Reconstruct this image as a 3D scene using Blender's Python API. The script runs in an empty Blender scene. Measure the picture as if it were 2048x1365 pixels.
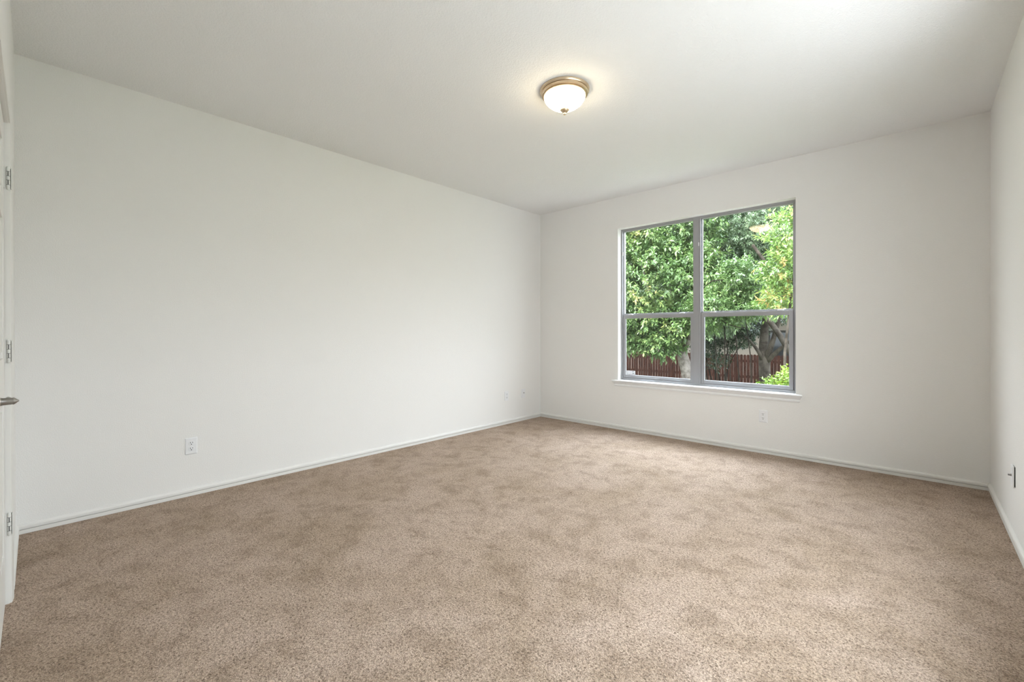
import bpy, bmesh, math, random
import numpy as np
from mathutils import Vector, Matrix

scene = bpy.context.scene
col = scene.collection
R = math.radians

# ------------------------------------------------------------------ camera
# room axes: x to the right along the window wall, y outward through it (the window wall is y=0), z up from the carpet
ROOM_W, ROOM_D, ROOM_H = 4.164, 4.743, 2.74
CAM = Vector((3.771, -4.6666, 1.1548))
YAW, PITCH, ROLL = 0.7442, -0.0016, -0.0015
FOCAL = 878.71
cam_data = bpy.data.cameras.new('camera')
cam_data.sensor_fit = 'HORIZONTAL'
cam_data.sensor_width = 36.0
cam_data.lens = 36.0 * FOCAL / 2048.0
cam_data.shift_y = -(682.5 - 665.46) / 2048.0
cam_data.clip_start = 0.01
cam_data.clip_end = 300
cam = bpy.data.objects.new('camera', cam_data)
col.objects.link(cam)
f_ = Vector((-math.sin(YAW) * math.cos(PITCH), math.cos(YAW) * math.cos(PITCH), math.sin(PITCH)))
r_ = Vector((math.cos(YAW), math.sin(YAW), 0))
u_ = r_.cross(f_)
r2 = r_ * math.cos(ROLL) + u_ * math.sin(ROLL)
u2 = -r_ * math.sin(ROLL) + u_ * math.cos(ROLL)
M = Matrix((r2, u2, -f_)).transposed().to_4x4()
M.translation = CAM
cam.matrix_world = M
scene.camera = cam

# ------------------------------------------------------------------ light and exposure
scene.view_settings.view_transform = 'Standard'
scene.view_settings.look = 'None'
scene.view_settings.gamma = 1.0
scene.view_settings.use_curve_mapping = False
scene.view_settings.exposure = 1.04
LAMP_STRENGTH = 15.0
SKY_STRENGTH = 7.2
SKY_GLOW = 8.0      # brighter hazy part of the overcast, high over the garden

world = bpy.data.worlds.new('overcast_sky')
scene.world = world
world.use_nodes = True
wn = world.node_tree
wn.nodes.clear()
wo = wn.nodes.new('ShaderNodeOutputWorld')
wb = wn.nodes.new('ShaderNodeBackground')
wtc = wn.nodes.new('ShaderNodeTexCoord')
wdot = wn.nodes.new('ShaderNodeVectorMath')
wdot.operation = 'DOT_PRODUCT'
wdot.inputs[1].default_value = (0.0, 0.50, 0.866)
wn.links.new(wtc.outputs['Generated'], wdot.inputs[0])
wmx = wn.nodes.new('ShaderNodeMath'); wmx.operation = 'MAXIMUM'; wmx.inputs[1].default_value = 0.0
wn.links.new(wdot.outputs['Value'], wmx.inputs[0])
wpw = wn.nodes.new('ShaderNodeMath'); wpw.operation = 'POWER'; wpw.inputs[1].default_value = 5.0
wn.links.new(wmx.outputs[0], wpw.inputs[0])
wma = wn.nodes.new('ShaderNodeMath'); wma.operation = 'MULTIPLY_ADD'
wma.inputs[1].default_value = SKY_GLOW
wsz = wn.nodes.new('ShaderNodeSeparateXYZ')          # overcast sky: the zenith is three times as bright as the horizon
wn.links.new(wtc.outputs['Generated'], wsz.inputs[0])
wz0 = wn.nodes.new('ShaderNodeMath'); wz0.operation = 'MAXIMUM'; wz0.inputs[1].default_value = 0.0
wn.links.new(wsz.outputs['Z'], wz0.inputs[0])
wz1 = wn.nodes.new('ShaderNodeMath'); wz1.operation = 'MULTIPLY_ADD'
wz1.inputs[1].default_value = SKY_STRENGTH * 2 / 3
wz1.inputs[2].default_value = SKY_STRENGTH / 3
wn.links.new(wz0.outputs[0], wz1.inputs[0])
wn.links.new(wz1.outputs[0], wma.inputs[2])
wn.links.new(wpw.outputs[0], wma.inputs[0])
wcm = wn.nodes.new('ShaderNodeMix')
wcm.data_type = 'RGBA'
wcm.inputs[6].default_value = (0.87, 0.93, 1.0, 1)
wcm.inputs[7].default_value = (0.74, 0.85, 1.0, 1)
wn.links.new(wpw.outputs[0], wcm.inputs[0])
wn.links.new(wcm.outputs[2], wb.inputs['Color'])
wn.links.new(wma.outputs[0], wb.inputs['Strength'])
wn.links.new(wb.outputs[0], wo.inputs[0])

sun_d = bpy.data.lights.new('sun', 'SUN')
sun_d.energy = 6.5
sun_d.angle = R(20)
sun_d.color = (1.0, 0.96, 0.88)
sun = bpy.data.objects.new('sun', sun_d)
col.objects.link(sun)
sun.rotation_euler = (R(38), R(-14), 0)          # high sun behind the house: lights the garden, never enters the window
sun.location = (0, 0, 12)

def portal(loc, rot, sx, sy):
    d = bpy.data.lights.new('window_daylight_portal', 'AREA')   # guides sky sampling only, emits nothing itself
    d.shape = 'RECTANGLE'
    d.size, d.size_y = sx, sy
    d.cycles.is_portal = True
    o = bpy.data.objects.new('window_daylight_portal', d)
    col.objects.link(o)
    o.location = loc
    o.rotation_euler = rot
portal((2.07, 0.18, 1.48), (R(-90), 0, 0), 1.9, 1.9)
portal((ROOM_W + 0.18, -2.81, 1.48), (0, R(90), 0), 1.9, 2.3)

# ------------------------------------------------------------------ materials
def new_mat(name):
    m = bpy.data.materials.new(name)
    m.use_nodes = True
    nt = m.node_tree
    b = nt.nodes['Principled BSDF']
    return m, nt, b

def simple(name, color, rough=0.5, metal=0.0, spec=0.5, var=0.0, scale=20.0):
    m, nt, b = new_mat(name)
    b.inputs['Roughness'].default_value = rough
    b.inputs['Metallic'].default_value = metal
    b.inputs['Specular IOR Level'].default_value = spec
    b.inputs['Base Color'].default_value = (*color, 1)
    if var > 0:
        tc = nt.nodes.new('ShaderNodeTexCoord')
        no = nt.nodes.new('ShaderNodeTexNoise')
        no.inputs['Scale'].default_value = scale
        no.inputs['Detail'].default_value = 4
        nt.links.new(tc.outputs['Object'], no.inputs['Vector'])
        mx = nt.nodes.new('ShaderNodeMix')
        mx.data_type = 'RGBA'
        mx.inputs[6].default_value = (*[c * (1 - var) for c in color], 1)
        mx.inputs[7].default_value = (*[min(1, c * (1 + var)) for c in color], 1)
        nt.links.new(no.outputs['Fac'], mx.inputs[0])
        nt.links.new(mx.outputs[2], b.inputs['Base Color'])
    return m

def plaster(name, color, scale, dist, rough=0.85):
    m, nt, b = new_mat(name)
    b.inputs['Roughness'].default_value = rough
    b.inputs['Specular IOR Level'].default_value = 0.25
    tc = nt.nodes.new('ShaderNodeTexCoord')
    no = nt.nodes.new('ShaderNodeTexNoise')
    no.inputs['Scale'].default_value = scale
    no.inputs['Detail'].default_value = 3
    no.inputs['Roughness'].default_value = 0.55
    nt.links.new(tc.outputs['Object'], no.inputs['Vector'])
    ramp = nt.nodes.new('ShaderNodeValToRGB')
    ramp.color_ramp.elements[0].position = 0.42
    ramp.color_ramp.elements[1].position = 0.62
    nt.links.new(no.outputs['Fac'], ramp.inputs[0])
    bp = nt.nodes.new('ShaderNodeBump')
    bp.inputs['Strength'].default_value = 0.45
    bp.inputs['Distance'].default_value = dist
    nt.links.new(ramp.outputs[0], bp.inputs['Height'])
    nt.links.new(bp.outputs[0], b.inputs['Normal'])
    b.inputs['Base Color'].default_value = (*color, 1)
    return m

M_WALL = plaster('painted_wall', (0.875, 0.86, 0.835), 170, 0.0012)
M_CEIL = plaster('textured_ceiling', (0.88, 0.875, 0.865), 110, 0.0022)
M_TRIM = simple('white_semigloss_paint', (0.83, 0.815, 0.78), 0.38)
M_SILL = simple('white_sill_paint', (0.88, 0.885, 0.89), 0.35)
M_PLATE = simple('white_plastic', (0.85, 0.85, 0.86), 0.35)
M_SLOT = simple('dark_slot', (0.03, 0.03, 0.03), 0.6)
M_ALU = simple('window_aluminium', (0.38, 0.38, 0.395), 0.45, 0.35, 0.5, 0.04, 9)
M_CLIP = simple('white_clip', (0.9, 0.9, 0.9), 0.4)
M_NICKEL = simple('brushed_nickel', (0.56, 0.53, 0.50), 0.34, 0.95, 0.5, 0.05, 60)
M_BRONZE = simple('satin_handle_metal', (0.33, 0.31, 0.29), 0.38, 0.9, 0.5, 0.06, 80)
M_HINGE = simple('painted_hinge', (0.76, 0.755, 0.72), 0.4)

def carpet_mat():
    m, nt, b = new_mat('beige_carpet')
    b.inputs['Roughness'].default_value = 1.0
    b.inputs['Specular IOR Level'].default_value = 0.05
    b.inputs['Sheen Weight'].default_value = 0.15
    b.inputs['Sheen Roughness'].default_value = 0.6
    tc = nt.nodes.new('ShaderNodeTexCoord')
    L = nt.links.new
    def noise(scale, det=4, rough=0.55, dist=0.0):
        n = nt.nodes.new('ShaderNodeTexNoise')
        n.inputs['Scale'].default_value = scale
        n.inputs['Detail'].default_value = det
        n.inputs['Roughness'].default_value = rough
        n.inputs['Distortion'].default_value = dist
        L(tc.outputs['Object'], n.inputs['Vector'])
        return n
    def ramp(src, a, ca, b_, cb):
        r = nt.nodes.new('ShaderNodeValToRGB')
        r.color_ramp.elements[0].position = a
        r.color_ramp.elements[1].position = b_
        r.color_ramp.elements[0].color = (*ca, 1)
        r.color_ramp.elements[1].color = (*cb, 1)
        L(src, r.inputs[0])
        return r
    def mul(a, b2, fac=1.0, mode='MULTIPLY'):
        x = nt.nodes.new('ShaderNodeMix')
        x.data_type = 'RGBA'
        x.blend_type = mode
        x.inputs[0].default_value = fac
        L(a, x.inputs[6])
        L(b2, x.inputs[7])
        return x.outputs[2]
    patch = ramp(noise(2.1, 5, 0.62, 0.6).outputs['Fac'], 0.36, (0.625, 0.47, 0.345), 0.62, (0.765, 0.595, 0.475))
    patch2 = ramp(noise(7.5, 4, 0.6, 0.4).outputs['Fac'], 0.32, (0.76, 0.73, 0.69), 0.54, (1, 1, 1))
    tuft = ramp(noise(125, 3, 0.8, 0.9).outputs['Fac'], 0.35, (0.26, 0.21, 0.16), 0.53, (1.0, 1.0, 1.0))
    v = nt.nodes.new('ShaderNodeTexVoronoi')
    v.inputs['Scale'].default_value = 190
    L(tc.outputs['Object'], v.inputs['Vector'])
    cell = ramp(v.outputs['Distance'], 0.15, (1.0, 1.0, 1.0), 0.75, (0.74, 0.71, 0.68))
    c = mul(patch.outputs[0], patch2.outputs[0])
    c = mul(c, tuft.outputs[0])
    c = mul(c, cell.outputs[0])
    L(c, b.inputs['Base Color'])
    add = nt.nodes.new('ShaderNodeMath')
    add.operation = 'SUBTRACT'
    L(tuft.outputs[0], add.inputs[0])
    L(v.outputs['Distance'], add.inputs[1])
    bp = nt.nodes.new('ShaderNodeBump')
    bp.inputs['Strength'].default_value = 0.7
    bp.inputs['Distance'].default_value = 0.006
    L(add.outputs[0], bp.inputs['Height'])
    L(bp.outputs[0], b.inputs['Normal'])
    return m
M_CARPET = carpet_mat()

def glass_mat():
    m = bpy.data.materials.new('window_glass')
    m.use_nodes = True
    nt = m.node_tree
    nt.nodes.clear()
    o = nt.nodes.new('ShaderNodeOutputMaterial')
    t = nt.nodes.new('ShaderNodeBsdfTransparent')
    t.inputs[0].default_value = (0.95, 0.965, 0.96, 1)
    g = nt.nodes.new('ShaderNodeBsdfGlossy')
    g.inputs['Roughness'].default_value = 0.0
    fr = nt.nodes.new('ShaderNodeFresnel')
    geo = nt.nodes.new('ShaderNodeNewGeometry')          # same reflectance from both faces of the thin pane
    ior = nt.nodes.new('ShaderNodeMix')
    ior.inputs[2].default_value = 1.33
    ior.inputs[3].default_value = 1.0 / 1.33
    nt.links.new(geo.outputs['Backfacing'], ior.inputs[0])
    nt.links.new(ior.outputs[0], fr.inputs['IOR'])
    mx = nt.nodes.new('ShaderNodeMixShader')
    nt.links.new(fr.outputs[0], mx.inputs[0])
    nt.links.new(t.outputs[0], mx.inputs[1])
    nt.links.new(g.outputs[0], mx.inputs[2])
    nt.links.new(mx.outputs[0], o.inputs[0])
    return m
M_GLASS = glass_mat()

def bowl_mat():
    """lit glass: brightest round the bulbs low in the bowl, dimmer and yellower in the thick rim"""
    m = bpy.data.materials.new('lit_alabaster_glass')
    m.use_nodes = True
    nt = m.node_tree
    b = nt.nodes['Principled BSDF']
    b.inputs['Base Color'].default_value = (0.9, 0.85, 0.7, 1)
    b.inputs['Roughness'].default_value = 0.2
    tc = nt.nodes.new('ShaderNodeTexCoord')
    sp = nt.nodes.new('ShaderNodeSeparateXYZ')
    nt.links.new(tc.outputs['Generated'], sp.inputs[0])
    r = nt.nodes.new('ShaderNodeValToRGB')
    r.color_ramp.elements[0].position = 0.60
    r.color_ramp.elements[0].color = (1.0, 0.83, 0.54, 1)
    r.color_ramp.elements[1].position = 0.95
    r.color_ramp.elements[1].color = (0.036, 0.031, 0.015, 1)
    nt.links.new(sp.outputs['Z'], r.inputs[0])
    nt.links.new(r.outputs[0], b.inputs['Emission Color'])
    b.inputs['Emission Strength'].default_value = LAMP_STRENGTH
    return m
M_BOWL = bowl_mat()

M_RING = simple('satin_champagne_ring', (0.66, 0.53, 0.38), 0.34, 0.95, 0.5, 0.05, 60)

# ------------------------------------------------------------------ mesh helpers
class MB:
    def __init__(self):
        self.bm = bmesh.new()
    def box(self, x0, x1, y0, y1, z0, z1, bevel=0.0):
        g = bmesh.ops.create_cube(self.bm, size=1.0)
        bmesh.ops.scale(self.bm, vec=(x1 - x0, y1 - y0, z1 - z0), verts=g['verts'])
        bmesh.ops.translate(self.bm, vec=((x0 + x1) / 2, (y0 + y1) / 2, (z0 + z1) / 2), verts=g['verts'])
        if bevel:
            es = list({e for v in g['verts'] for e in v.link_edges})
            bmesh.ops.bevel(self.bm, geom=es, offset=bevel, segments=2, affect='EDGES', profile=0.5)
        return self
    def lathe(self, prof, origin=(0, 0, 0), axis='Z', n=48, caps=True):
        """prof: list of (radius, height)"""
        rings = []
        o = Vector(origin)
        for r, h in prof:
            ring = []
            for k in range(n):
                a = 2 * math.pi * k / n
                c, s = r * math.cos(a), r * math.sin(a)
                p = {'Z': (c, s, h), 'Y': (c, h, s), 'X': (h, c, s)}[axis]
                ring.append(self.bm.verts.new(o + Vector(p)))
            rings.append(ring)
        for a, b in zip(rings, rings[1:]):
            for k in range(n):
                self.bm.faces.new((a[k], a[(k + 1) % n], b[(k + 1) % n], b[k]))
        if caps:
            if prof[0][0] > 1e-5:
                self.bm.faces.new(rings[0])
            if prof[-1][0] > 1e-5:
                self.bm.faces.new(rings[-1])
        return self
    def tube(self, pts, radii, n=8):
        pts = [Vector(p) for p in pts]
        rings = []
        prev = None
        for i, p in enumerate(pts):
            t = (pts[min(i + 1, len(pts) - 1)] - pts[max(i - 1, 0)]).normalized()
            ref = prev if prev is not None else (Vector((1, 0, 0)) if abs(t.x) < 0.8 else Vector((0, 1, 0)))
            a = (ref - t * ref.dot(t)).normalized()
            prev = a
            b = t.cross(a)
            rings.append([self.bm.verts.new(p + (a * math.cos(2 * math.pi * k / n) + b * math.sin(2 * math.pi * k / n)) * radii[i]) for k in range(n)])
        for a, b in zip(rings, rings[1:]):
            for k in range(n):
                self.bm.faces.new((a[k], a[(k + 1) % n], b[(k + 1) % n], b[k]))
        self.bm.faces.new(rings[0])
        self.bm.faces.new(rings[-1])
        return self
    def strip(self, rings):
        """rings: list of equal-length point lists, closed profiles, capped"""
        vs = [[self.bm.verts.new(p) for p in r] for r in rings]
        n = len(vs[0])
        for a, b in zip(vs, vs[1:]):
            for k in range(n):
                self.bm.faces.new((a[k], a[(k + 1) % n], b[(k + 1) % n], b[k]))
        self.bm.faces.new(vs[0])
        self.bm.faces.new(vs[-1])
        return self
    def build(self, name, mat, parent=None, smooth=False):
        bmesh.ops.recalc_face_normals(self.bm, faces=self.bm.faces)
        me = bpy.data.meshes.new(name)
        self.bm.to_mesh(me)
        self.bm.free()
        if smooth:
            me.shade_smooth()
            if smooth != 'all':
                me.set_sharp_from_angle(angle=R(38))
        for m_ in (mat if isinstance(mat, (list, tuple)) else [mat]):
            me.materials.append(m_)
        o = bpy.data.objects.new(name, me)
        col.objects.link(o)
        if parent:
            o.parent = parent
            bpy.context.view_layer.update()
            o.matrix_parent_inverse = parent.matrix_world.inverted()
        return o

def tag(o, label=None, cat=None, group=None, kind=None):
    if label: o['label'] = label
    if cat: o['category'] = cat
    if group: o['group'] = group
    if kind: o['kind'] = kind
    return o

def empty(name, loc):
    o = bpy.data.objects.new(name, None)
    o.empty_display_size = 0.1
    col.objects.link(o)
    o.location = loc
    bpy.context.view_layer.update()
    return o

# ------------------------------------------------------------------ room shell
T = 0.16
W, D, H = ROOM_W, ROOM_D, ROOM_H
WX0, WX1, WZ0, WZ1 = 1.176, 2.966, 0.566, 2.369     # window opening
b = MB().box(-T, W + T, -D - T, T, -0.25, 0.0)
tag(b.build('floor', M_CARPET), kind='structure')
tag(MB().box(-T, W + T, -D - T, T, H, H + 0.2).build('ceiling', M_CEIL), kind='structure')
tag(MB().box(-T, 0, -D - T, T, 0, H).build('wall_left', M_WALL), kind='structure')

def plate_with_hole(x0, x1, z0, z1, hx0, hx1, hz0, hz1, ya, yb):
    mb = MB()
    bm = mb.bm
    xs, zs = [x0, hx0, hx1, x1], [z0, hz0, hz1, z1]
    vs = {}
    for yi, y in enumerate((ya, yb)):
        for i, x in enumerate(xs):
            for k, z in enumerate(zs):
                vs[yi, i, k] = bm.verts.new((x, y, z))
    for i in range(3):
        for k in range(3):
            if i == 1 and k == 1:
                continue
            for yi in (0, 1):
                bm.faces.new((vs[yi, i, k], vs[yi, i + 1, k], vs[yi, i + 1, k + 1], vs[yi, i, k + 1]))
    def side(a, b2):
        bm.faces.new((vs[0, *a], vs[0, *b2], vs[1, *b2], vs[1, *a]))
    for i in range(3):
        side((i, 0), (i + 1, 0)); side((i, 3), (i + 1, 3)); side((0, i), (0, i + 1)); side((3, i), (3, i + 1))
    side((1, 1), (2, 1)); side((1, 2), (2, 2)); side((1, 1), (1, 2)); side((2, 1), (2, 2))
    return mb
tag(plate_with_hole(0, W, 0, H, WX0, WX1, WZ0, WZ1, 0, T).build('wall_back', M_WALL), kind='structure')
RY0, RY1 = -3.90, -1.72                              # window added for fill daylight, unseen, in the right wall beside the camera
mb = plate_with_hole(-D - T, T, 0, H, RY0, RY1, WZ0, WZ1, -W - T, -W)
bmesh.ops.rotate(mb.bm, cent=(0, 0, 0), matrix=Matrix.Rotation(R(90), 3, 'Z'), verts=mb.bm.verts)
tag(mb.build('wall_right', M_WALL), kind='structure')

# near wall with a recess that holds the closed door
DX0, DX1, DZ = 0.930, 2.452, 2.045          # a pair of doors, the near leaf ends beside the camera
DY = -4.754                       # door face
mb = plate_with_hole(0, W, -0.03, H, DX0 - 0.019, DX1 + 0.019, -0.02, DZ + 0.019, -D - 0.075, -D)
mb.box(0, W, -D - T, -D - 0.075, 0, H)
tag(mb.build('wall_front', M_WALL), kind='structure')

# baseboards: stepped profile (distance from wall, height)
BP = [(0, 0.001), (0.0105, 0.001), (0.0105, 0.0240), (0.0030, 0.0250), (0.0030, 0.0300), (0.0145, 0.0305), (0.0145, 0.0440), (0.0115, 0.0500), (0.0050, 0.0540), (0.0, 0.0560)]
def baseboard(name, fn, t0, t1, m0=1, m1=1):
    """fn(t, d, z) gives the point; m0/m1 = 1 for a mitred end"""
    r = MB()
    r.strip([[fn(t0 + m0 * d, d, z) for d, z in BP], [fn(t1 - m1 * d, d, z) for d, z in BP]])
    tag(r.build(name, M_TRIM), kind='structure')
baseboard('baseboard_left', lambda t, d, z: (d, -D + t, z), 0, D)
baseboard('baseboard_back', lambda t, d, z: (t, -d, z), 0, W)
baseboard('baseboard_right', lambda t, d, z: (W - d, -D + t, z), 0, D)
baseboard('baseboard_front', lambda t, d, z: (t, -D + d, z), 0, DX0 - 0.062, 1, 0)
baseboard('baseboard_front', lambda t, d, z: (t, -D + d, z), DX1 + 0.062, W, 0, 1)

# ------------------------------------------------------------------ door
door = tag(empty('door_1', (DX0, DY, 0)), kind='structure')
DM = (DX0 + DX1) / 2
for lx0, lx1 in ((DX0 + 0.003, DM - 0.0015), (DM + 0.0015, DX1 - 0.003)):
    mb = MB().box(lx0, lx1, DY - 0.035, DY - 0.006, 0.003, DZ - 0.003)
    # stiles and rails of a six panel door
    sx = [lx0, lx0 + 0.112, (lx0 + lx1) / 2 - 0.05, (lx0 + lx1) / 2 + 0.05, lx1 - 0.112, lx1]
    for a, c in ((0, 1), (2, 3), (4, 5)):
        mb.box(sx[a], sx[c], DY - 0.008, DY, 0.003, DZ - 0.003, 0.0015)
    for z0, z1 in ((0.003, 0.24), (0.86, 1.05), (1.62, 1.72), (1.94, DZ - 0.003)):
        mb.box(sx[0], sx[5], DY - 0.008, DY - 0.0002, z0, z1, 0.0015)
    for z0, z1 in ((0.24, 0.86), (1.05, 1.62), (1.72, 1.94)):
        for a, c in ((1, 2), (3, 4)):
            mb.box(sx[a] + 0.025, sx[c] - 0.025, DY - 0.008, DY - 0.002, z0 + 0.025, z1 - 0.025, 0.003)
    mb.build('door_panel', M_TRIM, door)
# jamb
mb = MB()
mb.box(DX0 - 0.019, DX0, -D - 0.07, -D + 0.001, 0, DZ + 0.019)
mb.box(DX1, DX1 + 0.019, -D - 0.07, -D + 0.001, 0, DZ + 0.019)
mb.box(DX0, DX1, -D - 0.07, -D + 0.001, DZ, DZ + 0.019)
mb.build('door_jamb', M_TRIM, door)
# casing: moulded profile swept round three sides
CP = [(0.005, 0.0), (0.005, 0.007), (0.012, 0.009), (0.040, 0.012), (0.052, 0.013), (0.058, 0.010), (0.058, 0.0)]
r0 = [(DX0 - a, -D + c, 0.0) for a, c in CP]
r1 = [(DX0 - a, -D + c, DZ + a) for a, c in CP]
r3 = [(DX1 + a, -D + c, DZ + a) for a, c in CP]
r4 = [(DX1 + a, -D + c, 0.0) for a, c in CP]
MB().strip([r0, r1, r3, r4]).build('door_casing', M_TRIM, door)
for hz in (1.811, 1.075, 0.340):
    mb = MB()
    HR, hy, hx = 0.0055, DY + 0.012, DX0 + 0.002
    mb.lathe([(0.003, -0.050), (HR * 0.8, -0.048), (HR, -0.045), (HR, 0.045), (HR * 0.8, 0.048), (0.003, 0.050)], (hx, hy, hz), n=16)
    mb.box(DX0 - 0.028, DX0, -D + 0.0085, -D + 0.0105, hz - 0.0445, hz + 0.0445)
    mb.box(DX0, DX0 + 0.022, DY, DY + 0.002, hz - 0.0445, hz + 0.0445)
    h = mb.build('hinge', M_HINGE, door, smooth=True)
    mb = MB()
    for k in (-1, 1):
        mb.box(hx + 0.0038, hx + 0.0062, hy - 0.0012, hy + 0.0012, hz + k * 0.0185 - 0.010, hz + k * 0.0185 + 0.010)
        for s in (-1, 1):
            mb.lathe([(HR + 0.0003, -0.0006), (HR + 0.0003, 0.0006)], (hx, hy, hz + k * 0.0185 + s * 0.010), n=16)
    mb.build('knuckle_gap', M_SLOT, h)
LX, LZ = 1.630, 0.934
mb = MB()
mb.lathe([(0.031, 0), (0.031, 0.004), (0.027, 0.008), (0.014, 0.011), (0.0125, 0.014)], (LX, DY, LZ), axis='Y', n=40)
ros = mb.build('handle_rosette', M_NICKEL, door, smooth=True)
mb = MB()
mb.lathe([(0.0115, 0.010), (0.0128, 0.014), (0.0118, 0.017), (0.0108, 0.038), (0.0115, 0.0405), (0.0105, 0.0425), (0.0015, 0.0525)], (LX, DY, LZ), axis='Y', n=32)
mb.tube([(LX, DY + 0.029, LZ), (LX - 0.03, DY + 0.030, LZ), (LX - 0.075, DY + 0.029, LZ - 0.001), (LX - 0.108, DY + 0.026, LZ - 0.001)], [0.0078, 0.0075, 0.0068, 0.0055], 14)
mb.build('door_handle', M_BRONZE, door, smooth=True)

# ------------------------------------------------------------------ window
win = tag(empty('window_1', (WX0, 0, WZ0)), kind='structure')
FY0, FY1 = 0.075, 0.135
def px_frame(mb, x0, x1, z0, z1, w, y0, y1, wb=None, wt=None, bev=0.0015):
    wb = w if wb is None else wb
    wt = w if wt is None else wt
    mb.box(x0, x0 + w, y0, y1, z0, z1, bev)
    mb.box(x1 - w, x1, y0, y1, z0, z1, bev)
    mb.box(x0 + w, x1 - w, y0, y1, z0, z0 + wb, bev)
    mb.box(x0 + w, x1 - w, y0, y1, z1 - wt, z1, bev)
MX0, MX1 = 2.024, 2.108
mb = MB()
FZ0, FZ1 = 0.585, WZ1
mb.box(WX0, WX0 + 0.020, FY0, FY1, FZ0, FZ1, 0.001)
mb.box(WX0 + 0.018, WX0 + 0.030, FY0 + 0.024, FY1, FZ0, FZ1, 0.001)
mb.box(WX1 - 0.020, WX1, FY0, FY1, FZ0, FZ1, 0.001)
mb.box(WX1 - 0.036, WX1 - 0.018, FY0 + 0.024, FY1, FZ0, FZ1, 0.001)
mb.box(WX0 + 0.018, WX1 - 0.018, FY0, FY1, FZ1 - 0.016, FZ1, 0.001)
mb.box(WX0 + 0.018, WX1 - 0.018, FY0 + 0.010, FY1, FZ1 - 0.027, FZ1 - 0.014, 0.001)
mb.box(WX0 + 0.018, WX1 - 0.018, FY0 - 0.004, FY1, FZ0, FZ0 + 0.022, 0.001)
mb.box(WX0 + 0.018, WX1 - 0.018, FY0 + 0.012, FY1, FZ0 + 0.020, FZ0 + 0.034, 0.001)
mb.build('window_frame', M_ALU, win)
mb = MB()
mb.box(MX0, MX1 - 0.026, FY0, FY1, FZ0 + 0.02, FZ1 - 0.013, 0.0012)
mb.box(MX1 - 0.028, MX1 - 0.006, FY0 + 0.004, FY1, FZ0 + 0.02, FZ1 - 0.013, 0.0012)
mb.box(MX1 - 0.012, MX1, FY0 + 0.030, FY1, FZ0 + 0.02, FZ1 - 0.013, 0.001)
mb.build('window_mullion', M_ALU, win)
units = [(WX0 + 0.022, MX0), (MX1 - 0.004, WX1 - 0.034)]
latch_x = [(1.300, 1.905), (2.225, 2.835)]
for i, (ux0, ux1) in enumerate(units):
    mb = MB()                                   # fixed upper sash, set back
    px_frame(mb, ux0 - 0.004, ux1 + 0.004, 1.343, FZ1 - 0.018, 0.010, FY0 + 0.030, FY0 + 0.052, 0.024, 0.010)
    us = mb.build('upper_sash', M_ALU, win)
    MB().box(ux0 + 0.004, ux1 - 0.004, FY0 + 0.040, FY0 + 0.043, 1.366, FZ1 - 0.027).build('glass_pane', M_GLASS, us)
    mb = MB()                                   # sliding lower sash, inside track
    px_frame(mb, ux0, ux1, 0.608, 1.352, 0.030, FY0 + 0.008, FY0 + 0.028, 0.036, 0.040)
    px_frame(mb, ux0 + 0.024, ux1 - 0.024, 0.636, 1.318, 0.010, FY0 + 0.012, FY0 + 0.026)
    ls = mb.build('lower_sash', M_ALU, win)
    MB().box(ux0 + 0.032, ux1 - 0.032, FY0 + 0.018, FY0 + 0.021, 0.645, 1.310).build('glass_pane', M_GLASS, ls)
    for lx in latch_x[i]:
        mb = MB().box(lx - 0.032, lx + 0.022, FY0 + 0.004, FY0 + 0.022, 1.352, 1.359, 0.001)
        mb.box(lx + 0.006, lx + 0.022, FY0 - 0.003, FY0 + 0.010, 1.350, 1.364, 0.002)
        mb.build('sash_latch', M_CLIP, ls)
MB().box(WX0 + 0.018, WX0 + 0.026, FY0 - 0.002, FY0 + 0.006, 2.055, 2.100, 0.001).build('jamb_clip', M_CLIP, win)
MB().box(MX1 - 0.030, MX1 - 0.022, FY0 - 0.003, FY0 + 0.006, 2.058, 2.095, 0.001).build('jamb_clip', M_CLIP, win)
# stool with mitred moulding below it; profile (distance into the room, z)
SP = [(-0.074, 0.585), (0.036, 0.585), (0.041, 0.582), (0.042, 0.576), (0.040, 0.571), (0.034, 0.567), (0.030, 0.558), (0.020, 0.545), (0.013, 0.539), (0.013, 0.535), (0.016, 0.531), (0.015, 0.522), (0.010, 0.514), (0.0, 0.511)]
SB0, SB1 = 1.148, 2.990
def spr(s, x):
    out = []
    for d, z in SP:
        dd = max(d, 0.0)
        out.append((x + s * dd * 0.95, -d if d > 0 else 0.0, z))
    return out
mb = MB()
pr = [(d, z) for d, z in SP if d >= 0] 
pr = [(0.0, 0.585)] + pr
mb.strip([[(SB0 - d * 0.95, -d, z) for d, z in pr], [(SB1 + d * 0.8, -d, z) for d, z in pr]])
mb.box(WX0, WX1, -0.001, FY0 - 0.001, 0.566, 0.585)
mb.build('window_sill', M_SILL, win, smooth=True)

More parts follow.
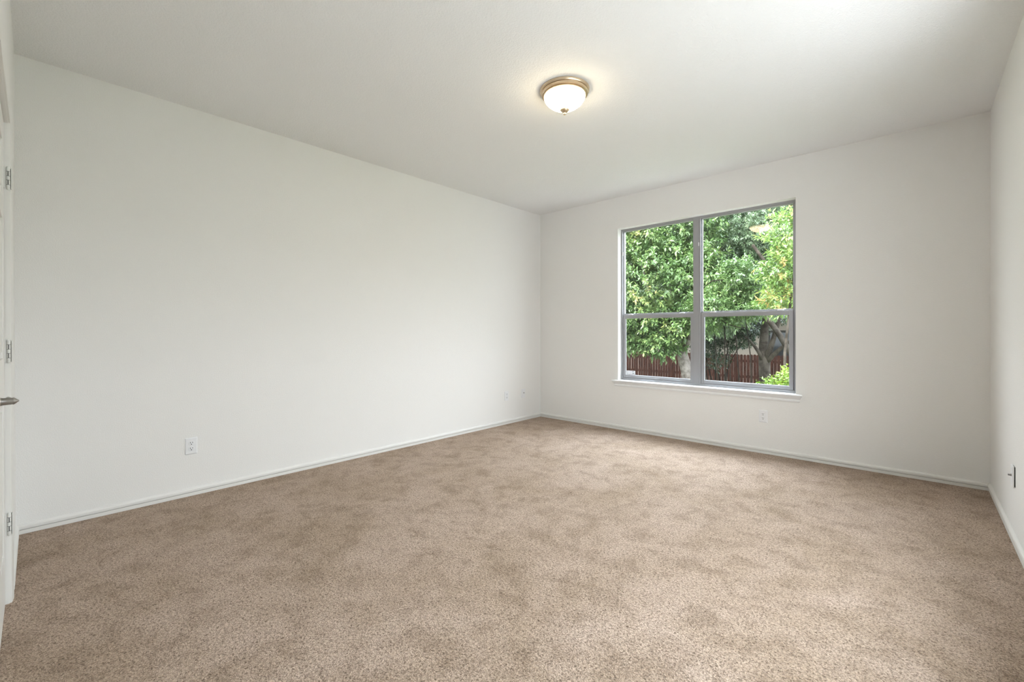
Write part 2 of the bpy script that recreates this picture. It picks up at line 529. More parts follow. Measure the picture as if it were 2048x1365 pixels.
fill_win = tag(empty('added_fill_window', (W, RY0, WZ0)), kind='structure')  # added opening outside the view, lets extra daylight into the room
mb = MB()
ym = (RY0 + RY1) / 2
for a, c in ((RY0, RY0 + 0.035), (RY1 - 0.035, RY1), (ym - 0.04, ym + 0.04)):
    mb.box(W + 0.075, W + 0.135, a, c, WZ0, WZ1, 0.001)
for z0, z1 in ((WZ0, WZ0 + 0.04), (WZ1 - 0.03, WZ1), (1.31, 1.36)):
    mb.box(W + 0.078, W + 0.132, RY0 + 0.03, RY1 - 0.03, z0, z1, 0.001)
mb.build('window_frame', M_ALU, fill_win)
MB().box(W + 0.10, W + 0.103, RY0 + 0.03, RY1 - 0.03, WZ0 + 0.03, WZ1 - 0.025).build('glass_pane', M_GLASS, fill_win)
MB().box(W - 0.035, W + 0.0745, RY0 - 0.03, RY1 + 0.03, WZ0 - 0.001, WZ0 + 0.018, 0.003).build('window_sill', M_SILL, fill_win)

# ------------------------------------------------------------------ ceiling lamp
LC = Vector((2.075, -2.312, H))
lamp = tag(empty('ceiling_lamp', LC), 'round flush ceiling lamp with nickel ring and glowing glass bowl', 'ceiling lamp')
o3 = tuple(LC)
MB().lathe([(0.05, -0.001), (0.157, -0.001), (0.161, -0.004), (0.160, -0.012), (0.155, -0.018), (0.149, -0.019), (0.1485, -0.025), (0.152, -0.027), (0.151, -0.033), (0.145, -0.036), (0.1435, -0.032), (0.140, -0.034), (0.140, -0.040), (0.136, -0.043), (0.131, -0.043), (0.131, -0.030)], o3, n=72, caps=False).build('ceiling_ring', M_RING, lamp, smooth=True)
MB().lathe([(0.130, -0.036), (0.1345, -0.043), (0.134, -0.053), (0.127, -0.068), (0.113, -0.085), (0.094, -0.101), (0.072, -0.114), (0.048, -0.123), (0.024, -0.128), (0.004, -0.129)], o3, n=72, caps=False).build('glass_bowl', M_BOWL, lamp, smooth='all')
MB().lathe([(0.001, -0.118), (0.020, -0.122), (0.029, -0.128), (0.030, -0.133), (0.022, -0.142), (0.011, -0.148), (0.006, -0.151), (0.0095, -0.156), (0.009, -0.162), (0.001, -0.166)], o3, n=32, caps=False).build('finial', M_RING, lamp, smooth='all')

# ------------------------------------------------------------------ outlets and wall plates
def place_on(o, loc, rz):
    o.location = loc
    o.rotation_euler = (0, 0, rz)
def local(parent, mb, name, mat, smooth=False):
    ob = mb.build(name, mat, None, smooth)
    ob.parent = parent
    return ob
PW, PH = 0.0715, 0.116
def plate_mb():
    mb = MB()
    a, c = PW / 2, PH / 2
    rings = [[(sx_ * (a - i), y, sz * (c - i)) for sx_, sz in ((-1, -1), (1, -1), (1, 1), (-1, 1))] for i, y in ((0, 0), (0, -0.0025), (0.0035, -0.0058), (0.006, -0.0063))]
    return mb.strip(rings)
def make_outlet():
    """front faces local -y"""
    t = empty('power_outlet', (0, 0, 0))
    local(t, plate_mb(), 'cover_plate', M_PLATE)
    local(t, MB().lathe([(0.001, -0.0075), (0.003, -0.0073), (0.0036, -0.0062)], (0, 0, 0), 'Y', 16, False), 'screw', M_PLATE)
    for s in (-1, 1):
        zc = s * 0.0195
        mb = MB()
        ring = []
        for k in range(32):
            a = 2 * math.pi * k / 32
            ring.append((0.0168 * math.cos(a), max(-0.0135, min(0.0135, 0.0168 * math.sin(a)))))
        mb.strip([[(x, -0.006, zc + z) for x, z in ring], [(x, -0.0078, zc + z) for x, z in ring], [(x * 0.96, -0.0083, zc + z * 0.96) for x, z in ring]])
        rc = local(t, mb, 'receptacle', M_PLATE)
        mb = MB()
        mb.box(-0.0078, -0.0048, -0.0088, -0.0070, zc + 0.0005, zc + 0.0095)
        mb.box(0.0048, 0.0078, -0.0088, -0.0070, zc + 0.0015, zc + 0.0090)
        mb.lathe([(0.0033, -0.0088), (0.0033, -0.0070)], (0, 0, zc - 0.0070), 'Y', 16)
        local(rc, mb, 'socket_slots', M_SLOT)
    return t
def copy_tree(o, parent=None):
    c = o.copy()
    col.objects.link(c)
    if parent is not None:
        c.parent = parent
    for ch in o.children:
        copy_tree(ch, c)
    return c
out0 = make_outlet()
bpy.context.view_layer.update()
spots = [((0, -3.920, 0.352), R(90), 'white duplex power outlet low on the long left wall, nearest the door'),
         ((0, -0.675, 0.352), R(90), 'white duplex power outlet on left wall, left of the two plates by the far corner'),
         ((2.704, 0, 0.352), 0, 'white duplex power outlet low under the window on the far wall')]
for i, (loc, rz, lab) in enumerate(spots):
    o = out0 if i == 0 else copy_tree(out0)
    place_on(o, loc, rz)
    tag(o, lab, 'power outlet', 'duplex power outlets')
def make_jack(n_dark):
    t = empty('cable_plate', (0, 0, 0))
    local(t, plate_mb(), 'cover_plate', M_PLATE)
    for s in (-1, 1):
        local(t, MB().lathe([(0.001, -0.0075), (0.003, -0.0073), (0.0036, -0.0062)], (0, 0, s * 0.042), 'Y', 16, False), 'screw', M_PLATE)
    z = 0.008 if n_dark else 0.004
    mb = MB()
    mb.lathe([(0.0062, -0.006), (0.0062, -0.010), (0.0047, -0.010), (0.0047, -0.019), (0.0040, -0.0195), (0.001, -0.0192)], (0, 0, z), 'Y', 18, False)
    local(t, mb, 'coaxial_jack', M_BRONZE)
    return t
j1 = make_jack(True)
place_on(j1, (0, -0.357, 0.352), R(90))
tag(j1, 'white cable plate with dark jack on left wall, right of an outlet, nearest far corner', 'wall plate', 'cable plates')
j2 = make_jack(False)
local(j2, MB().box(-0.031, 0.031, 0.0, 0.0045, -0.053, 0.053), 'plate_shadow_gap', M_SLOT)  # dark box added to draw the shadow line behind the plate
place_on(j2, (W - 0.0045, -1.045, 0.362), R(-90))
tag(j2, 'white cable plate with jack sticking out of the right wall', 'wall plate', 'cable plates')

# sticker on the lower left pane
st = MB().box(1.2405, 1.348, FY0 + 0.0165, FY0 + 0.0175, 0.652, 0.694)
st = st.build('window_sticker', simple('sticker_white', (0.88, 0.89, 0.92), 0.4))
tag(st, 'small white printed sticker in the bottom left corner of the window', 'sticker')
ink = simple('sticker_ink', (0.12, 0.16, 0.19), 0.5)
ink2 = simple('sticker_pale_ink', (0.50, 0.50, 0.56), 0.5)
mb = MB()
mb.box(1.3105, 1.336, FY0 + 0.0158, FY0 + 0.0168, 0.681, 0.6865)
mb.box(1.3105, 1.318, FY0 + 0.0158, FY0 + 0.0168, 0.676, 0.6865)
mb.box(1.3105, 1.336, FY0 + 0.0158, FY0 + 0.0168, 0.6595, 0.6655)
mb.box(1.329, 1.336, FY0 + 0.0158, FY0 + 0.0168, 0.6595, 0.669)
mb.build('printed_emblem', ink, st)
mb = MB()
rng = random.Random(4)
for z in (0.6835, 0.667):
    x = 1.249
    while x < 1.300:
        w_ = rng.uniform(0.003, 0.007)
        mb.box(x, x + w_, FY0 + 0.0158, FY0 + 0.0168, z - 0.002, z + 0.002)
        x += w_ + 0.002
mb.build('printed_lines', ink2, st)

# ------------------------------------------------------------------ garden
GZ = -1.5
def at(px, py, Y):
    """garden point seen at a photo pixel, Y metres in front of the window wall"""
    dx, dy = (px - 1024) / FOCAL, -(py - 665.46) / FOCAL
    d = f_ + r2 * dx + u2 * dy
    t = (Y - CAM.y) / d.y
    return CAM + d * t

def ground_mat():
    m, nt, b = new_mat('lawn')
    b.inputs['Roughness'].default_value = 0.95
    tc = nt.nodes.new('ShaderNodeTexCoord')
    n = nt.nodes.new('ShaderNodeTexNoise')
    n.inputs['Scale'].default_value = 6
    n.inputs['Detail'].default_value = 8
    nt.links.new(tc.outputs['Object'], n.inputs['Vector'])
    r = nt.nodes.new('ShaderNodeValToRGB')
    r.color_ramp.elements[0].position = 0.4
    r.color_ramp.elements[0].color = (0.05, 0.045, 0.03, 1)
    r.color_ramp.elements[1].position = 0.6
    r.color_ramp.elements[1].color = (0.06, 0.085, 0.025, 1)
    nt.links.new(n.outputs['Fac'], r.inputs[0])
    nt.links.new(r.outputs[0], b.inputs['Base Color'])
    return m
tag(MB().box(-40, 40, -8, 45, GZ - 0.3, GZ).build('ground', ground_mat()), kind='structure')
tag(MB().box(W + T, W + 7, -9, 3.2, GZ - 0.2, GZ + 0.02).build('added_bounce_slab', simple('pale_concrete', (0.44, 0.43, 0.42), 0.9, var=0.08, scale=5)), kind='structure')  # unseen pale slab, added to bounce daylight in through the side opening
M_BRICK = simple('house_brick', (0.36, 0.27, 0.22), 0.9, var=0.12, scale=8)
tag(MB().box(-T, W + T, -D - T, T, GZ, -0.25).build('foundation_wall', M_BRICK), kind='structure')

# picket fence
def wood_mat(name, c1, c2, scale=(7, 7, 0.9)):
    m, nt, b = new_mat(name)
    b.inputs['Roughness'].default_value = 0.9
    b.inputs['Specular IOR Level'].default_value = 0.04
    tc = nt.nodes.new('ShaderNodeTexCoord')
    mp = nt.nodes.new('ShaderNodeMapping')
    mp.inputs['Scale'].default_value = scale
    n = nt.nodes.new('ShaderNodeTexNoise')
    n.inputs['Scale'].default_value = 3
    n.inputs['Detail'].default_value = 6
    nt.links.new(tc.outputs['Object'], mp.inputs[0])
    nt.links.new(mp.outputs[0], n.inputs['Vector'])
    r = nt.nodes.new('ShaderNodeValToRGB')
    r.color_ramp.elements[0].position = 0.35
    r.color_ramp.elements[0].color = (*c1, 1)
    r.color_ramp.elements[1].position = 0.65
    r.color_ramp.elements[1].color = (*c2, 1)
    nt.links.new(n.outputs['Fac'], r.inputs[0])
    nt.links.new(r.outputs[0], b.inputs['Base Color'])
    return m
M_FENCE = wood_mat('redwood_stain', (0.008, 0.0035, 0.0027), (0.022, 0.0088, 0.0064))
FY = 13.1
FTOP = 0.306
fence = tag(empty('picket_fence', (0, FY, GZ)), 'reddish brown wooden picket fence with notched tops across the back of the garden', 'fence')
rng = random.Random(7)
def picket(mb, x, w, top):
    h = w / 2
    n = 0.03
    for_pts = [(-h, GZ), (h, GZ), (h, top - n), (h - n * 0.8, top), (-h + n * 0.8, top), (-h, top - n)]
    mb.strip([[(x + a, FY, z) for a, z in for_pts], [(x + a, FY + 0.018, z) for a, z in for_pts]])
x = -6.4
k = 0
xs = []
while x < 3.2:
    xs.append(x)
    x += 0.110
# the ones that show become single parts
shown0 = len(xs)
for i, x in enumerate(xs):
    mb = MB()
    picket(mb, x + rng.uniform(-0.003, 0.003), 0.098 + rng.uniform(-0.003, 0.003), FTOP + rng.uniform(-0.012, 0.012))
    mb.build('picket', M_FENCE, fence)
mb = MB()
for z in (-1.15, -0.52, 0.06):
    mb.box(-6.5, 3.2, FY + 0.018, FY + 0.056, z - 0.045, z + 0.045)
mb.build('fence_rail', M_FENCE, fence)
for x in (-6.0, -3.6, -1.2, 1.2):
    MB().box(x - 0.045, x + 0.045, FY + 0.056, FY + 0.146, GZ, 0.2).build('fence_post', M_FENCE, fence)

# neighbour's house behind the fence
M_STUCCO = simple('beige_siding', (0.26, 0.22, 0.19), 0.9, var=0.06, scale=3)
M_ROOF = simple('roof_shingles', (0.03, 0.026, 0.024), 0.9, var=0.2, scale=14)
M_PANE = simple('dark_pane', (0.015, 0.018, 0.02), 0.1)
HY = 19.0
hs = tag(empty('neighbour_house', (-2, HY, GZ)), 'beige house with dark window half hidden behind the fence and trees', 'house')
wl = MB().box(-13.0, 3.5, HY, HY + 7, GZ, 1.75).build('house_wall', M_STUCCO, hs)
mb = MB()
mb.strip([[(-13.6, HY - 0.6, 1.70), (-13.6, HY + 7.6, 1.70), (-13.6, HY + 3.5, 3.4)], [(4.1, HY - 0.6, 1.70), (4.1, HY + 7.6, 1.70), (4.1, HY + 3.5, 3.4)]])
mb.build('house_roof', M_ROOF, hs)
pc = at(1580, 682, HY)
wf = MB().box(pc.x - 0.9, pc.x + 1.1, HY - 0.04, HY + 0.02, -0.2, 1.2).build('house_window', M_ROOF, hs)
MB().box(pc.x - 0.8, pc.x + 1.0, HY - 0.05, HY - 0.035, -0.1, 1.1).build('window_pane', M_PANE, wf)

# ---------------------------------------------------------------- vegetation
def bark_mat(name, c1, c2):
    m, nt, b = new_mat(name)
    b.inputs['Roughness'].default_value = 0.95
    b.inputs['Specular IOR Level'].default_value = 0.08
    tc = nt.nodes.new('ShaderNodeTexCoord')
    n = nt.nodes.new('ShaderNodeTexNoise')
    n.inputs['Scale'].default_value = 7
    n.inputs['Detail'].default_value = 7
    n.inputs['Roughness'].default_value = 0.7
    nt.links.new(tc.outputs['Object'], n.inputs['Vector'])
    r = nt.nodes.new('ShaderNodeValToRGB')
    r.color_ramp.elements[0].position = 0.38
    r.color_ramp.elements[0].color = (*c1, 1)
    r.color_ramp.elements[1].position = 0.62
    r.color_ramp.elements[1].color = (*c2, 1)
    nt.links.new(n.outputs['Fac'], r.inputs[0])
    nt.links.new(r.outputs[0], b.inputs['Base Color'])
    bp = nt.nodes.new('ShaderNodeBump')
    bp.inputs['Distance'].default_value = 0.02
    nt.links.new(n.outputs['Fac'], bp.inputs['Height'])
    nt.links.new(bp.outputs[0], b.inputs['Normal'])
    return m
M_BARK_PALE = bark_mat('pale_bark', (0.09, 0.075, 0.065), (0.26, 0.23, 0.21))
M_BARK = bark_mat('grey_bark', (0.024, 0.020, 0.0165), (0.070, 0.060, 0.050))
M_BARK_DARK = bark_mat('dark_bark', (0.007, 0.006, 0.005), (0.02, 0.016, 0.012))

def leaf_mat(name, stops):
    m, nt, b = new_mat(name)
    at_ = nt.nodes.new('ShaderNodeAttribute')
    at_.attribute_name = 'leaf_tint'
    r = nt.nodes.new('ShaderNodeValToRGB')
    el = r.color_ramp.elements
    while len(el) > 1:
        el.remove(el[-1])
    el[0].position, el[0].color = stops[0][0], (*stops[0][1], 1)
    for p, c in stops[1:]:
        e = el.new(p)
        e.color = (*c, 1)
    nt.links.new(at_.outputs['Fac'], r.inputs[0])
    nt.links.new(r.outputs[0], b.inputs['Base Color'])
    b.inputs['Roughness'].default_value = 0.32
    b.inputs['Specular IOR Level'].default_value = 0.7
    tr = nt.nodes.new('ShaderNodeBsdfTranslucent')
    nt.links.new(r.outputs[0], tr.inputs['Color'])
    mx = nt.nodes.new('ShaderNodeMixShader')
    mx.inputs[0].default_value = 0.30
    out = nt.nodes['Material Output']
    nt.links.new(b.outputs[0], mx.inputs[1])
    nt.links.new(tr.outputs[0], mx.inputs[2])
    nt.links.new(mx.outputs[0], out.inputs[0])
    return m
LEAF_A = leaf_mat('broad_leaves', [(0.0, (0.054, 0.108, 0.034)), (0.45, (0.132, 0.217, 0.074)), (0.75, (0.248, 0.332, 0.116)), (0.9, (0.453, 0.460, 0.165)), (1.0, (0.585, 0.500, 0.231))])
LEAF_B = leaf_mat('grey_green_leaves', [(0.0, (0.068, 0.116, 0.057)), (0.5, (0.168, 0.240, 0.134)), (1.0, (0.320, 0.363, 0.226))])
LEAF_C = leaf_mat('orange_tipped_leaves', [(0.0, (0.104, 0.195, 0.048)), (0.5, (0.206, 0.315, 0.079)), (0.85, (0.355, 0.391, 0.132)), (0.93, (0.50, 0.38, 0.14)), (1.0, (0.55, 0.34, 0.13))])
LEAF_D = leaf_mat('dark_leaves', [(0.0, (0.013, 0.029, 0.012)), (0.6, (0.026, 0.057, 0.023)), (1.0, (0.060, 0.106, 0.045))])
LEAF_E = leaf_mat('lime_leaves', [(0.0, (0.092, 0.176, 0.017)), (0.6, (0.189, 0.286, 0.025)), (1.0, (0.273, 0.357, 0.042))])

def foliage(name, parent, mat, blobs, n_twigs, per, length, width, seed, shell=0.55, tint_up=0.25, tint_noise=0.22, bright=()):
    """blobs: [(centre, (rx, ry, rz), weight)]; leaves are set round short twigs"""
    rs = np.random.RandomState(seed)
    wts = np.array([b_[2] for b_ in blobs], float)
    wts /= wts.sum()
    which = rs.choice(len(blobs), n_twigs, p=wts)
    C = np.array([tuple(b_[0]) for b_ in blobs])[which]
    A = np.array([b_[1] for b_ in blobs])[which]
    d = rs.normal(size=(n_twigs, 3))
    d /= np.linalg.norm(d, axis=1)[:, None]
    rad = np.where(rs.rand(n_twigs) < 0.75, shell + (1 - shell) * rs.rand(n_twigs) ** 0.6, rs.rand(n_twigs) ** 0.4)
    rad *= 1 + 0.12 * rs.normal(size=n_twigs)
    Pt = C + d * A * rad[:, None]
    tdir = d * 0.8 + rs.normal(size=(n_twigs, 3)) * 0.5 + np.array([0, 0, 0.35])
    tdir /= np.linalg.norm(tdir, axis=1)[:, None]
    # clumpy tint per twig
    ph = Pt * 2.3
    tnoise = 0.5 + 0.25 * (np.sin(ph[:, 0] * 2.1 + ph[:, 2]) + np.sin(ph[:, 1] * 1.7 - ph[:, 2] * 2.3 + 1.3))
    tw = 0.35 + tint_up * (tnoise - 0.5) * 2 + rs.normal(size=n_twigs) * tint_noise * 0.6
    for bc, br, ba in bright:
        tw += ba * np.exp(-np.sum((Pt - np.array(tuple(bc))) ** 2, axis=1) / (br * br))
    N = n_twigs * per
    ti = np.repeat(np.arange(n_twigs), per)
    s = np.tile(np.arange(per) / max(1, per - 1), n_twigs)
    td = tdir[ti]
    ref = np.cross(td, np.array([0.21, 0.53, 0.82]))
    ref /= np.linalg.norm(ref, axis=1)[:, None] + 1e-9
    ref2 = np.cross(td, ref)
    ang = np.tile(np.arange(per) * 2.4, n_twigs) + np.repeat(rs.rand(n_twigs) * 6.28, per)
    side = ref * np.cos(ang)[:, None] + ref2 * np.sin(ang)[:, None]
    tl = length * 2.3
    base = Pt[ti] + td * (s * tl)[:, None] + rs.normal(size=(N, 3)) * length * 0.12
    opening = (1.15 - 0.8 * s)[:, None]
    ld = td * (1 - 0.55 * opening) + side * opening + np.array([0, 0, -0.22]) + rs.normal(size=(N, 3)) * 0.15
    ld /= np.linalg.norm(ld, axis=1)[:, None]
    up = np.array([0, 0, 1.0]) + td * 0.5 + rs.normal(size=(N, 3)) * 0.35
    sd = np.cross(ld, up)
    sd /= np.linalg.norm(sd, axis=1)[:, None] + 1e-9
    nn = np.cross(sd, ld)
    sz = length * (0.65 + 0.5 * rs.rand(N))[:, None]
    w = sz * (width / length)
    v0 = base
    v1 = base + ld * sz * 0.42 + sd * w * 0.5 + nn * w * 0.16
    v2 = base + ld * sz * 0.98 - nn * sz * 0.14
    v3 = base + ld * sz * 0.42 - sd * w * 0.5 + nn * w * 0.16
    vm = base + ld * sz * 0.5
    V = np.stack([v0, v1, v2, v3], axis=1).reshape(-1, 3)
    idx = np.arange(N)[:, None] * 4
    F = np.concatenate([idx + np.array([0, 1, 2]), idx + np.array([0, 2, 3])], axis=1).reshape(-1, 3)
    me = bpy.data.meshes.new(name)
    me.vertices.add(len(V))
    me.vertices.foreach_set('co', V.astype(np.float32).ravel())
    me.loops.add(F.size)
    me.loops.foreach_set('vertex_index', F.astype(np.int32).ravel())
    me.polygons.add(len(F))
    me.polygons.foreach_set('loop_start', (np.arange(len(F)) * 3).astype(np.int32))
    me.update(calc_edges=True)
    at2 = me.attributes.new('leaf_tint', 'FLOAT', 'POINT')
    tint = np.clip(tw[ti] + rs.normal(size=N) * 0.10, 0, 1)
    at2.data.foreach_set('value', np.repeat(tint, 4).astype(np.float32))
    me.materials.append(mat)
    o = bpy.data.objects.new(name, me)
    col.objects.link(o)
    o.parent = parent
    o.matrix_parent_inverse = parent.matrix_world.inverted()
    return o

def ray_tube(mb, pts, n=10):
    """pts: (px, py, Y, radius)"""
    mb.tube([at(a, b2, c) for a, b2, c, d in pts], [d for a, b2, c, d in pts], n)

def blob(px, py, Y, rx, ry, rz, w=1.0):
    return (at(px, py, Y), (rx, ry, rz), w)

# A: left tree, broad bright leaves, leaning pale trunk
p = at(1382, 800, 5.4)
tA = tag(empty('garden_tree', (p.x, p.y, GZ)), 'broad leaved green tree with leaning pale trunk filling the left half of the window', 'tree')
mb = MB()
base = at(1384, 790, 5.4)
pts = [Vector((base.x + 0.04, base.y, GZ)), base] + [at(1376, 752, 5.4), at(1368, 722, 5.4), at(1360, 694, 5.45), at(1352, 660, 5.5), at(1345, 610, 5.6), at(1338, 540, 5.7), at(1335, 470, 5.8)]
mb.tube(pts, [0.17, 0.135, 0.13, 0.125, 0.11, 0.085, 0.065, 0.045, 0.02], 14)
ray_tube(mb, [(1364, 705, 5.42, 0.07), (1378, 680, 5.3, 0.06), (1392, 640, 5.2, 0.045), (1398, 560, 5.2, 0.03), (1392, 480, 5.3, 0.015)])
ray_tube(mb, [(1356, 680, 5.5, 0.06), (1330, 640, 5.3, 0.045), (1300, 590, 5.2, 0.03), (1280, 520, 5.2, 0.015)])
ray_tube(mb, [(1349, 630, 5.6, 0.05), (1362, 560, 6.0, 0.035), (1376, 500, 6.3, 0.02)])
mb.build('trunk', M_BARK_PALE, tA, smooth='all')
foliage('foliage', tA, LEAF_A, [
    blob(1310, 560, 5.3, 1.25, 1.2, 1.0, 3.0), blob(1330, 465, 5.7, 1.4, 1.3, 0.85, 3.0), blob(1240, 500, 5.6, 1.2, 1.2, 1.0, 2.4),
    blob(1345, 645, 5.3, 0.75, 0.8, 0.42, 1.8), blob(1280, 650, 5.2, 0.8, 0.8, 0.45, 2.0), blob(1400, 560, 5.2, 0.55, 0.8, 0.7, 0.9),
    blob(1240, 650, 5.3, 0.8, 0.9, 0.52, 1.8), blob(1320, 410, 6.4, 1.7, 1.3, 0.7, 2.0), blob(1200, 430, 6.2, 1.4, 1.3, 0.9, 1.6),
    blob(1322, 690, 5.0, 0.34, 0.4, 0.22, 0.55), blob(1262, 672, 5.0, 0.4, 0.5, 0.28, 0.7)],
    5600, 13, 0.104, 0.046, 11, tint_up=0.16,
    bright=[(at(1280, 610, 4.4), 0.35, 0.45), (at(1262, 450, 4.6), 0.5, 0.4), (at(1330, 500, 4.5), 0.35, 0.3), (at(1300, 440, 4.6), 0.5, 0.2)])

# B: right tree, fine grey green leaves, grey forked trunk
p = at(1532, 800, 6.8)
tB = tag(empty('garden_tree', (p.x, p.y, GZ)), 'grey green fine leaved tree with forked grey trunk in the right half of the window', 'tree')
mb = MB()
base = at(1531, 790, 6.8)
pts = [Vector((base.x, base.y, GZ))] + [base, at(1530, 760, 6.8), at(1529, 735, 6.8), at(1529, 716, 6.8), at(1527, 690, 6.85), at(1529, 660, 6.9), at(1534, 630, 6.9), at(1538, 570, 7.0), at(1525, 500, 7.1), at(1520, 420, 7.2)]
mb.tube(pts, [0.16, 0.125, 0.12, 0.12, 0.125, 0.095, 0.085, 0.075, 0.055, 0.04, 0.02], 16)
ray_tube(mb, [(1531, 722, 6.78, 0.075), (1540, 700, 6.7, 0.06), (1548, 675, 6.7, 0.05), (1556, 645, 6.7, 0.045), (1564, 615, 6.7, 0.035), (1575, 560, 6.7, 0.02)])
ray_tube(mb, [(1533, 725, 6.78, 0.06), (1545, 712, 6.7, 0.05), (1556, 702, 6.6, 0.045), (1567, 693, 6.55, 0.04), (1580, 683, 6.5, 0.035), (1600, 668, 6.5, 0.03), (1630, 640, 6.5, 0.02)])
ray_tube(mb, [(1527, 722, 6.75, 0.06), (1518, 706, 6.65, 0.04), (1510, 694, 6.6, 0.034), (1500, 682, 6.6, 0.026), (1488, 672, 6.6, 0.015)])
ray_tube(mb, [(1545, 560, 6.3, 0.03), (1533, 600, 6.0, 0.04), (1530, 632, 5.9, 0.05), (1546, 652, 5.8, 0.055), (1560, 672, 5.75, 0.055), (1572, 692, 5.7, 0.055), (1586, 712, 5.7, 0.06), (1606, 730, 5.8, 0.07)])
ray_tube(mb, [(1535, 560, 7.0, 0.05), (1515, 520, 6.8, 0.045), (1500, 500, 6.7, 0.04), (1478, 470, 6.6, 0.03)])
ray_tube(mb, [(1555, 560, 6.1, 0.035), (1540, 540, 5.9, 0.04), (1520, 510, 5.8, 0.035), (1505, 490, 5.7, 0.03)])
mb.build('trunk', M_BARK, tB, smooth='all')
foliage('foliage', tB, LEAF_B, [
    blob(1470, 480, 6.8, 1.5, 1.3, 0.95, 3), blob(1550, 450, 7.0, 1.4, 1.4, 0.95, 2.8), blob(1450, 580, 6.6, 1.1, 1.0, 0.75, 2.4),
    blob(1530, 560, 6.9, 1.1, 1.1, 0.7, 2.2), blob(1500, 400, 7.6, 1.9, 1.4, 0.8, 2.6), blob(1620, 520, 7.0, 1.0, 1.2, 1.0, 1.2), blob(1400, 440, 7.2, 1.2, 1.3, 1.0, 1.5),
    blob(1590, 400, 7.4, 1.1, 1.2, 0.8, 1.2), blob(1440, 640, 6.6, 0.6, 0.7, 0.30, 0.8)],
    6800, 14, 0.078, 0.030, 23, tint_up=0.22)

# C: photinia-like shrub with orange tips on the right
p = at(1590, 760, 3.6)
tC = tag(empty('garden_shrub', (p.x, p.y, GZ)), 'tall light green shrub with orange tipped new leaves at the right edge of the window', 'shrub')
mb = MB()
for q in range(4):
    a0 = Vector((p.x + 0.1 * q - 0.12, p.y + 0.07 * (q % 2), GZ))
    tp = at(1600 + 16 * q, 430 + 40 * q, 3.9)
    mid = a0.lerp(tp, 0.5) + Vector((0.12 * (q - 1), 0, 0))
    mb.tube([a0, mid, tp], [0.03, 0.022, 0.008], 8)
mb.build('stem', M_BARK, tC, smooth='all')
foliage('foliage', tC, LEAF_C, [
    blob(1575, 470, 4.0, 0.30, 0.4, 0.30, 1.3), blob(1562, 540, 3.9, 0.28, 0.35, 0.25, 1.2), blob(1572, 600, 3.9, 0.28, 0.35, 0.18, 1.0),
    blob(1640, 520, 4.0, 0.6, 0.5, 0.7, 2.2), blob(1530, 618, 4.4, 0.16, 0.25, 0.05, 0.35)],
    560, 13, 0.085, 0.034, 31, tint_up=0.3, tint_noise=0.45)

# D: spiky sprout in the middle of the right half
p = at(1466, 780, 4.6)
tD = tag(empty('garden_shrub', (p.x, p.y, GZ)), 'mid green shrub left of the forked trunk, its leaves against the window mullion', 'shrub')
mb = MB()
for q in range(6):
    a0 = Vector((p.x + 0.12 * q - 0.3, p.y + 0.1 * (q % 3), GZ))
    tp = at(1408 + 14 * q, 600 - 12 * q, 4.7)
    mid = a0.lerp(tp, 0.55) + Vector((0.1 * (q % 3 - 1), 0, 0))
    mb.tube([a0, mid, tp], [0.014, 0.011, 0.005], 8)
ray_tube(mb, [(1395, 600, 4.3, 0.01), (1408, 575, 4.2, 0.01), (1424, 562, 4.2, 0.009), (1446, 560, 4.2, 0.007)])
ray_tube(mb, [(1440, 640, 4.4, 0.006), (1458, 650, 4.4, 0.009), (1480, 656, 4.4, 0.008), (1496, 655, 4.4, 0.005)])
mb.build('stem', M_BARK_DARK, tD, smooth='all')
foliage('foliage', tD, LEAF_A, [
    blob(1425, 610, 4.5, 0.38, 0.4, 0.26, 2.0), blob(1478, 560, 4.7, 0.30, 0.3, 0.30, 1.3), blob(1470, 625, 4.7, 0.35, 0.35, 0.16, 1.3),
    blob(1412, 650, 4.5, 0.18, 0.3, 0.14, 0.6), blob(1510, 600, 4.9, 0.22, 0.3, 0.2, 0.8)],
    900, 13, 0.082, 0.034, 37, tint_up=0.1, tint_noise=0.16)

# E: dark shrub with thin stems in front of the fence
p = at(1440, 790, 9.0)
tE = tag(empty('garden_shrub', (p.x, p.y, GZ)), 'dark sparse shrub with thin bare stems standing in front of the fence', 'shrub')
mb = MB()
stems = [[(1424, 800), (1423, 760), (1414, 725), (1408, 690), (1404, 650)], [(1430, 800), (1431, 750), (1428, 715), (1431, 680), (1428, 650)],
         [(1448, 800), (1450, 765), (1450, 740), (1455, 700), (1456, 660), (1462, 640)], [(1451, 800), (1452, 768), (1455, 740), (1465, 716), (1475, 700), (1490, 680)],
         [(1438, 800), (1440, 762), (1434, 735), (1440, 700), (1446, 670)], [(1412, 800), (1415, 765), (1412, 735), (1416, 700), (1420, 660)]]
for q, s_ in enumerate(stems):
    ptsw = [at(a, c, 8.6 + 0.12 * q) for a, c in s_]
    ptsw.insert(0, Vector((ptsw[0].x, ptsw[0].y, GZ)))
    mb.tube(ptsw, [0.028] + list(np.linspace(0.025, 0.007, len(ptsw) - 1)), 8)
mb.build('stem', M_BARK_DARK, tE, smooth='all')
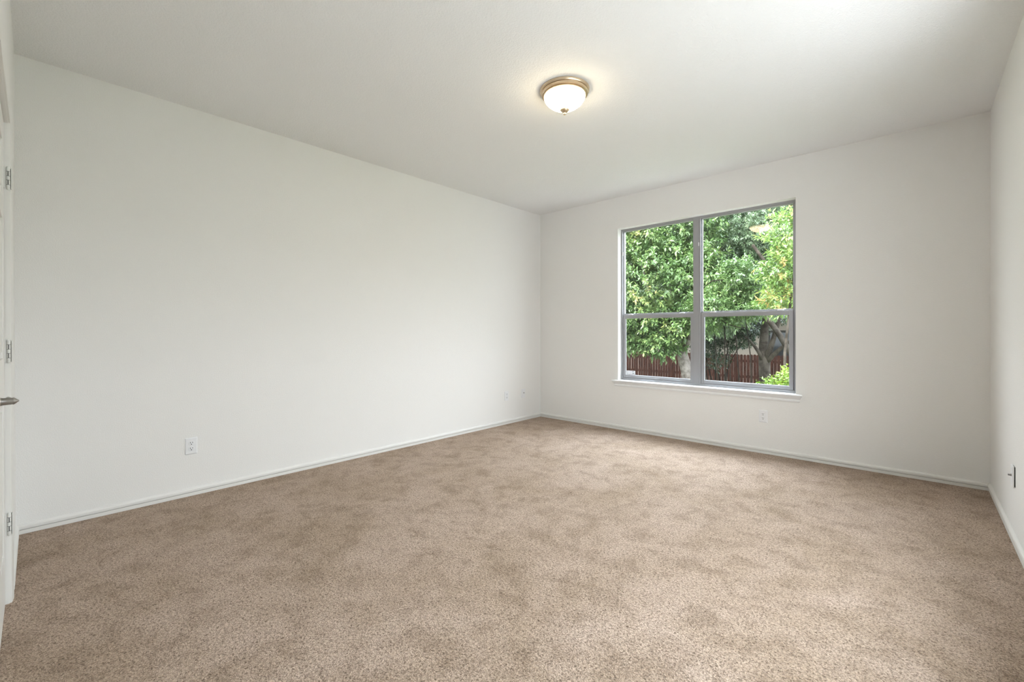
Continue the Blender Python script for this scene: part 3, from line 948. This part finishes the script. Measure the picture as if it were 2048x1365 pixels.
foliage('foliage', tE, LEAF_D, [
    blob(1415, 665, 8.7, 0.55, 0.5, 0.42, 2.0), blob(1450, 655, 8.9, 0.7, 0.6, 0.35, 2.2), blob(1485, 650, 9.0, 0.6, 0.6, 0.30, 1.8),
    blob(1418, 705, 8.7, 0.35, 0.4, 0.28, 0.8), blob(1510, 660, 8.8, 0.25, 0.4, 0.25, 0.6), blob(1475, 690, 8.9, 0.35, 0.3, 0.10, 0.5), blob(1500, 630, 9.2, 1.2, 0.6, 0.35, 2.0), blob(1440, 730, 8.8, 0.3, 0.3, 0.1, 0.25)],
    1500, 10, 0.085, 0.038, 41)

# F: low lime green shrub close to the house
p = at(1568, 800, 2.6)
tF = tag(empty('garden_shrub', (p.x, p.y, GZ)), 'bright lime green shrub top at the lower right corner of the window', 'shrub')
mb = MB()
for q in range(4):
    tp = at(1545 + 14 * q, 770, 2.6)
    mb.tube([(p.x + 0.04 * (q - 1), p.y, GZ), ((p.x + tp.x) / 2, p.y, -0.4), tuple(tp)], [0.022, 0.016, 0.006], 8)
mb.build('stem', M_BARK, tF, smooth='all')
foliage('foliage', tF, LEAF_E, [
    blob(1552, 778, 2.6, 0.16, 0.18, 0.05, 1.0), blob(1577, 762, 2.6, 0.11, 0.15, 0.12, 1.1), blob(1566, 830, 2.6, 0.35, 0.35, 0.3, 2.5)],
    330, 10, 0.055, 0.026, 47)

# G: a wide evergreen beyond the fence fills what shows between the crowns
c = at(1400, 530, 16.4)
tg = tag(empty('background_tree', (c.x, c.y, GZ)), 'dark evergreen tree beyond the fence, glimpsed between the two nearer crowns', 'tree')
MB().tube([(c.x, c.y, GZ), (c.x + 0.1, c.y, 1.5), (c.x, c.y, c.z)], [0.22, 0.17, 0.08], 12).build('trunk', M_BARK_DARK, tg, smooth='all')
foliage('foliage', tg, LEAF_B, [(c, (3.6, 1.6, 2.7), 3), (c + Vector((2.6, 0, 0.2)), (2.6, 1.5, 2.3), 1.5), (c + Vector((-2.6, 0, 0.2)), (2.6, 1.5, 2.3), 1.5)],
        4800, 12, 0.18, 0.080, 53, tint_up=0.1)
